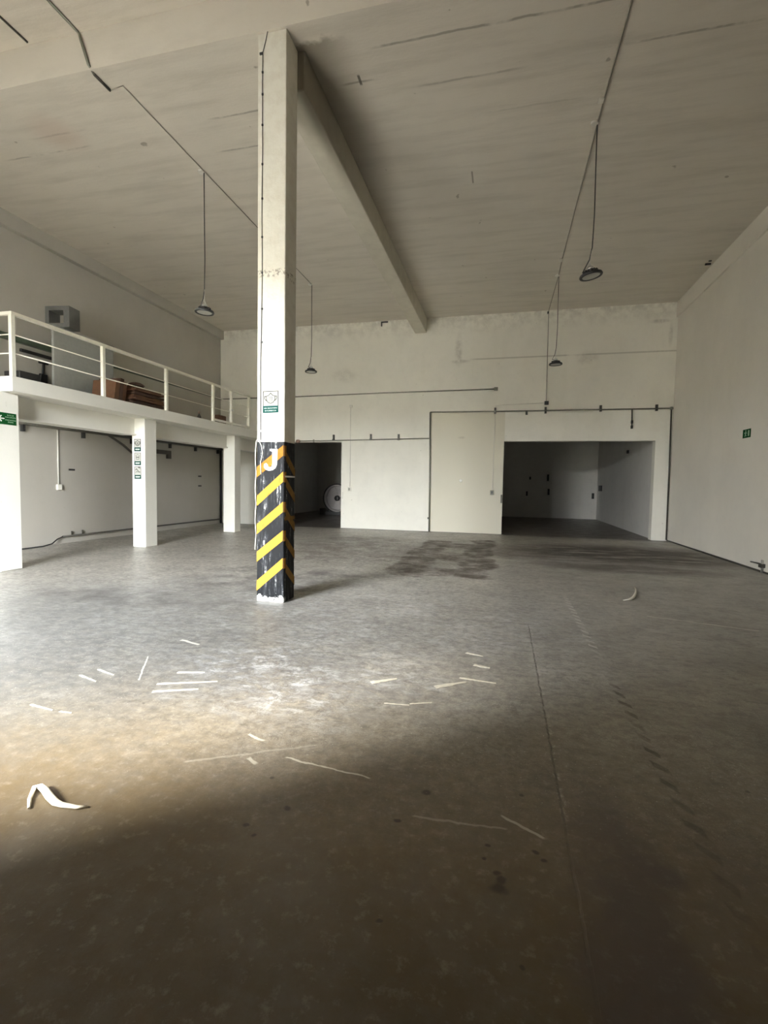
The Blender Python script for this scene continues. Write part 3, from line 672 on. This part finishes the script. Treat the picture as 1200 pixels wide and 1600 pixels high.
link('riser', T([(4.60, y, 3.82), (4.622, y, 2), (4.635, y, .03)], .022, 8), 'darkpipe', t); link('elbow', lathe(bmesh.new(), [(.02, -.05), (.045, -.03), (.045, .03), (.02, .05)], (4.60, y, 3.815), 12, 'X'), 'pipe', t)
link('stop', BX((-2.36, -2.31, D - .065, D, .40, .46)), 'darkpipe', t)
for x, z0, z1 in ((-.32, 3.75, 3.93), (.62, 3.70, 3.83), (1.17, 3.73, 3.92), (2.72, 3.76, 3.94), (4.22, 3.75, 3.93)):
    link('clamp', BX((x - .03, x + .03, D - .065, D, z0, z1)), 'darkpipe', t)
link('drop_pipe', T([(3.57, y, 3.80), (3.585, y, 3.26)], .018, 8), 'darkpipe', t)
for z in (3.40, 3.25): link('clamp', BX((3.56, 3.61, D - .065, D, z, z + .09)), 'black', t)
y = D - .022
t = run('switch_cable', 'thin white cable dropping to a switch left of the wide opening', [(1.12, D - .008, 4.05), (-.1, D - .008, 4.02), (-.31, D - .008, 4.0), (-.32, D - .008, 3.3), (-.335, D - .008, 1.38)], .008, 'outlet')
link('switch', bevel(BX((-.40, -.29, D - .05, D, 1.23, 1.37)), .008), 'pipe', t); link('rocker', BX((-.37, -.32, D - .055, D - .05, 1.26, 1.34)), 'black', t)
for x, z, lb in ((-5.61, 3.04, 'black wall hook above the narrow opening'), (-4.31, 3.05, 'black wall hook midway along the low grey conduit'), (-3.37, 3.04, 'black wall hook nearest the dark vertical conduit')):
    solid('wall_hook', BX((x - .03, x + .03, D - .05, D, z - .09, z + .10), (x - .03, x + .03, D - .09, D - .05, z - .09, z - .05)), 'darkpipe', lb, 'hook', 'black hooks on the back wall')
solid('plaster_patch', lathe(bmesh.new(), [(.05, .0), (.045, .012), (.02, .02), (.01, .01)], (-1.325, D, 1.66), 14, 'Y'), 'white', 'small round white plaster patch on the cream wall bay', 'patch')
solid('door_latch', BX((-.075, -.035, D - .02, D, .98, 1.24)), 'darkpipe', 'small dark latch plate beside the left jamb of the wide opening', 'latch')
solid('door_latch', BX((DL1 + .03, DL1 + .07, D - .02, D, .98, 1.22)), 'outlet', 'small pale latch plate beside the narrow opening', 'latch')
solid('cable_stub', BX((-4.03, -3.99, D - .03, D, 6.63, 6.77), (-4.03, -3.80, D - .03, D, 6.74, 6.78)), 'black', 'black cable stub at the top of the back wall left of the beam', 'cable')
tp = thing('wall_tap', 'small metal tap low on the right wall', 'tap', (R, 10.2, .12))
link('pipe', T([(R - .03, 10.22, .0), (R - .03, 10.22, .24)], .022, 8), 'steel', tp); link('spout', T([(R - .03, 10.24, .16), (R - .04, 10.62, .15)], .014, 8), 'darkpipe', tp); link('valve', BX((R - .07, R, 10.17, 10.27, .10, .17)), 'darkpipe', tp)
t = thing('ceiling_hole_cap', 'dark torn wire cap at the edge of the right ceiling beam', 'cap', (4.47, 13.2, HC))
link('cap', BX((4.44, 4.56, 13.15, 13.19, HC - .035, HC)), 'black', t); link('cap', BX((4.46, 4.52, 13.0, 13.03, HC - .02, HC)), 'black', t)

# ------------------------------------------------------------------ store room
for q, lb in (((1.22, 1.30, AB - .06, AB, 1.86, 2.0), 'black box high on the store room back wall, in the shaded part'), ((1.09, 1.17, AB - .06, AB, 1.06, 1.28), 'black box lower on the store room back wall, in the shaded part'),
              ((2.05, 2.14, AB - .06, AB, 1.80, 2.12), 'upper black box on the lit store room back wall'), ((2.10, 2.19, AB - .06, AB, 1.12, 1.42), 'lower black box on the lit store room back wall'),
              ((AR - .06, AR, 23.8, 24.35, 1.36, 1.62), 'upper black box on the store room right wall beside its corner'), ((4.12, 4.22, AB - .06, AB, .98, 1.25), 'black box in the far right corner of the store room'),
              ((AR - .05, AR, 19.15, 19.35, 2.77, 2.88), 'small black knob high on the store room right wall')):
    solid('wall_box', BX(q), 'black', lb, 'box', 'black boxes on the store room walls')
fc = Vector((-7.66, 22.0, .80))
fn = thing('drum_fan', 'large white round fan on a base seen through the narrow opening', 'fan', (fc.x, fc.y, 0))
rt = Matrix.Translation(fc)
link('shroud', lathe(bmesh.new(), [(.60, .12), (.66, .12), (.67, .0), (.66, -.18), (.60, -.20), (.58, 0)], axis='Y', seg=40, loop=True), 'fan', fn, rt)
link('back_plate', lathe(bmesh.new(), [(.60, -.16), (.60, -.19)], axis='Y', seg=40), 'fan', fn, rt)
link('rim', lathe(bmesh.new(), [(.645, .12), (.69, .12), (.69, .16), (.645, .16)], axis='Y', seg=40, loop=True), 'darkpipe', fn, rt)
for r_ in (.16, .27, .36, .45, .54, .62):
    link('guard_ring', T([(fc.x + r_ * math.cos(q), fc.y - .15, fc.z + r_ * math.sin(q)) for q in [2 * math.pi * k / 30 for k in range(31)]], .008, 5), 'fan', fn)
for k in range(5):
    q = 2 * math.pi * k / 5 + .3
    v = prism(bmesh.new(), [(.12, -.09), (.50, -.22), (.54, .05), (.40, .16), (.12, .08)], lambda u, w, d: (u, d + w * .25, w), .012)
    link('blade', v, 'fan', fn, rt @ Matrix.Rotation(q, 4, 'Y'))
link('hub', lathe(bmesh.new(), [(.13, -.1), (.13, .14), (.10, .18), (.04, .19)], axis='Y', seg=24), 'black', fn, rt)
link('base', bevel(BX((fc.x - .55, fc.x + .55, fc.y - .22, fc.y + .22, 0, .16)), .02), 'greyframe', fn)
link('foot', BX((fc.x - .85, fc.x - .50, fc.y - .16, fc.y + .16, 0, .30)), 'greyframe', fn)

# ------------------------------------------------------------------ things on the floor
pts = [(-2.045, 1.685, .006), (-2.10, 1.735, .008), (-2.153, 1.805, .012), (-2.12, 1.808, .02), (-2.07, 1.788, .022), (-2.01, 1.758, .02), (-1.955, 1.737, .016), (-1.915, 1.733, .014), (-1.875, 1.738, .012), (-1.84, 1.742, .01), (-1.80, 1.764, .006)]
solid('cloth_strip', T(pts, [.006, .009, .012, .015, .017, .018, .017, .013, .011, .009, .005], 8, flat=.75), 'cloth', 'twisted cream cloth strip lying on the floor at the left foreground', 'cloth')
pts = [(1.988, 8.03, .006), (1.95, 7.8, .008), (1.89, 7.56, .012), (1.82, 7.33, .016), (1.76, 7.17, .018), (1.69, 7.05, .016), (1.60, 7.0, .01)]
solid('plastic_strip', T(pts, [.008, .012, .016, .022, .024, .02, .01], 7, flat=.6), 'tape', 'curled pale plastic strip on the floor in front of the wide opening', 'scrap')
TP = [(-2.377, 2.89, -2.093, 3.017, .030, 'nearer of two long parallel white tape strips in front of the column'), (-2.437, 3.011, -2.039, 3.175, .028, 'farther of two long parallel white tape strips in front of the column'),
      (-2.435, 3.24, -2.232, 3.30, .03, 'short white tape strip just behind the two long parallel strips'), (-.447, 3.528, -.233, 3.688, .055, 'widest torn white tape strip right of mid floor'),
      (-.288, 3.761, -.009, 3.728, .026, 'thin white tape strip crossing behind the widest torn strip'), (-.926, 3.474, -.755, 3.60, .05, 'broad torn white tape piece left of the widest strip'),
      (-.75, 3.167, -.579, 3.185, .010, 'left half of a thin bent white strip nearest the camera in mid floor'), (-.579, 3.205, -.434, 3.267, .014, 'right half of a thin bent white strip nearest the camera in mid floor'),
      (-.197, 4.07, -.065, 4.034, .045, 'short bright white tape scrap beyond the widest strip'), (-3.105, 2.991, -2.894, 2.927, .02, 'nearer of two short slanted white strips at far left'),
      (-3.068, 3.123, -2.862, 3.062, .018, 'farther of two short slanted white strips at far left'), (-3.001, 2.503, -2.794, 2.477, .016, 'long thin white strip at the left picture edge on the floor'),
      (-2.735, 2.475, -2.647, 2.482, .014, 'short thin white strip next to the left edge strip'), (-.28, 4.35, -.13, 4.30, .03, 'farthest small white tape scrap on mid floor')]
for (ax, ay, bx2, by, wd_, lb) in TP:
    d = Vector((bx2 - ax, by - ay)); nn = Vector((-d.y, d.x)).normalized(); bm = bmesh.new(); N = 8; up_, lo_ = [], []
    for i in range(N + 1):
        t = i / N; c_ = Vector((ax, ay)) + d * t; wv = wd_ / 2 * (1 - .55 * t) * random.uniform(.75, 1.15); lift = .002 + .003 * abs(math.sin(i * 1.7))
        up_.append([bm.verts.new((*(c_ + nn * wv * s), lift)) for s in (-1, 1)]); lo_.append([bm.verts.new((*(c_ + nn * wv * s), .0004)) for s in (-1, 1)])
    for i in range(N):
        bm.faces.new((up_[i][0], up_[i][1], up_[i + 1][1], up_[i + 1][0])); bm.faces.new((lo_[i][0], lo_[i + 1][0], lo_[i + 1][1], lo_[i][1]))
        for s in (0, 1): bm.faces.new((lo_[i][s], lo_[i + 1][s], up_[i + 1][s], up_[i][s]))
    for i in (0, N): bm.faces.new((lo_[i][0], lo_[i][1], up_[i][1], up_[i][0]))
    solid('tape_strip', bm, 'tape', lb, 'tape', 'torn white tape strips on the floor')
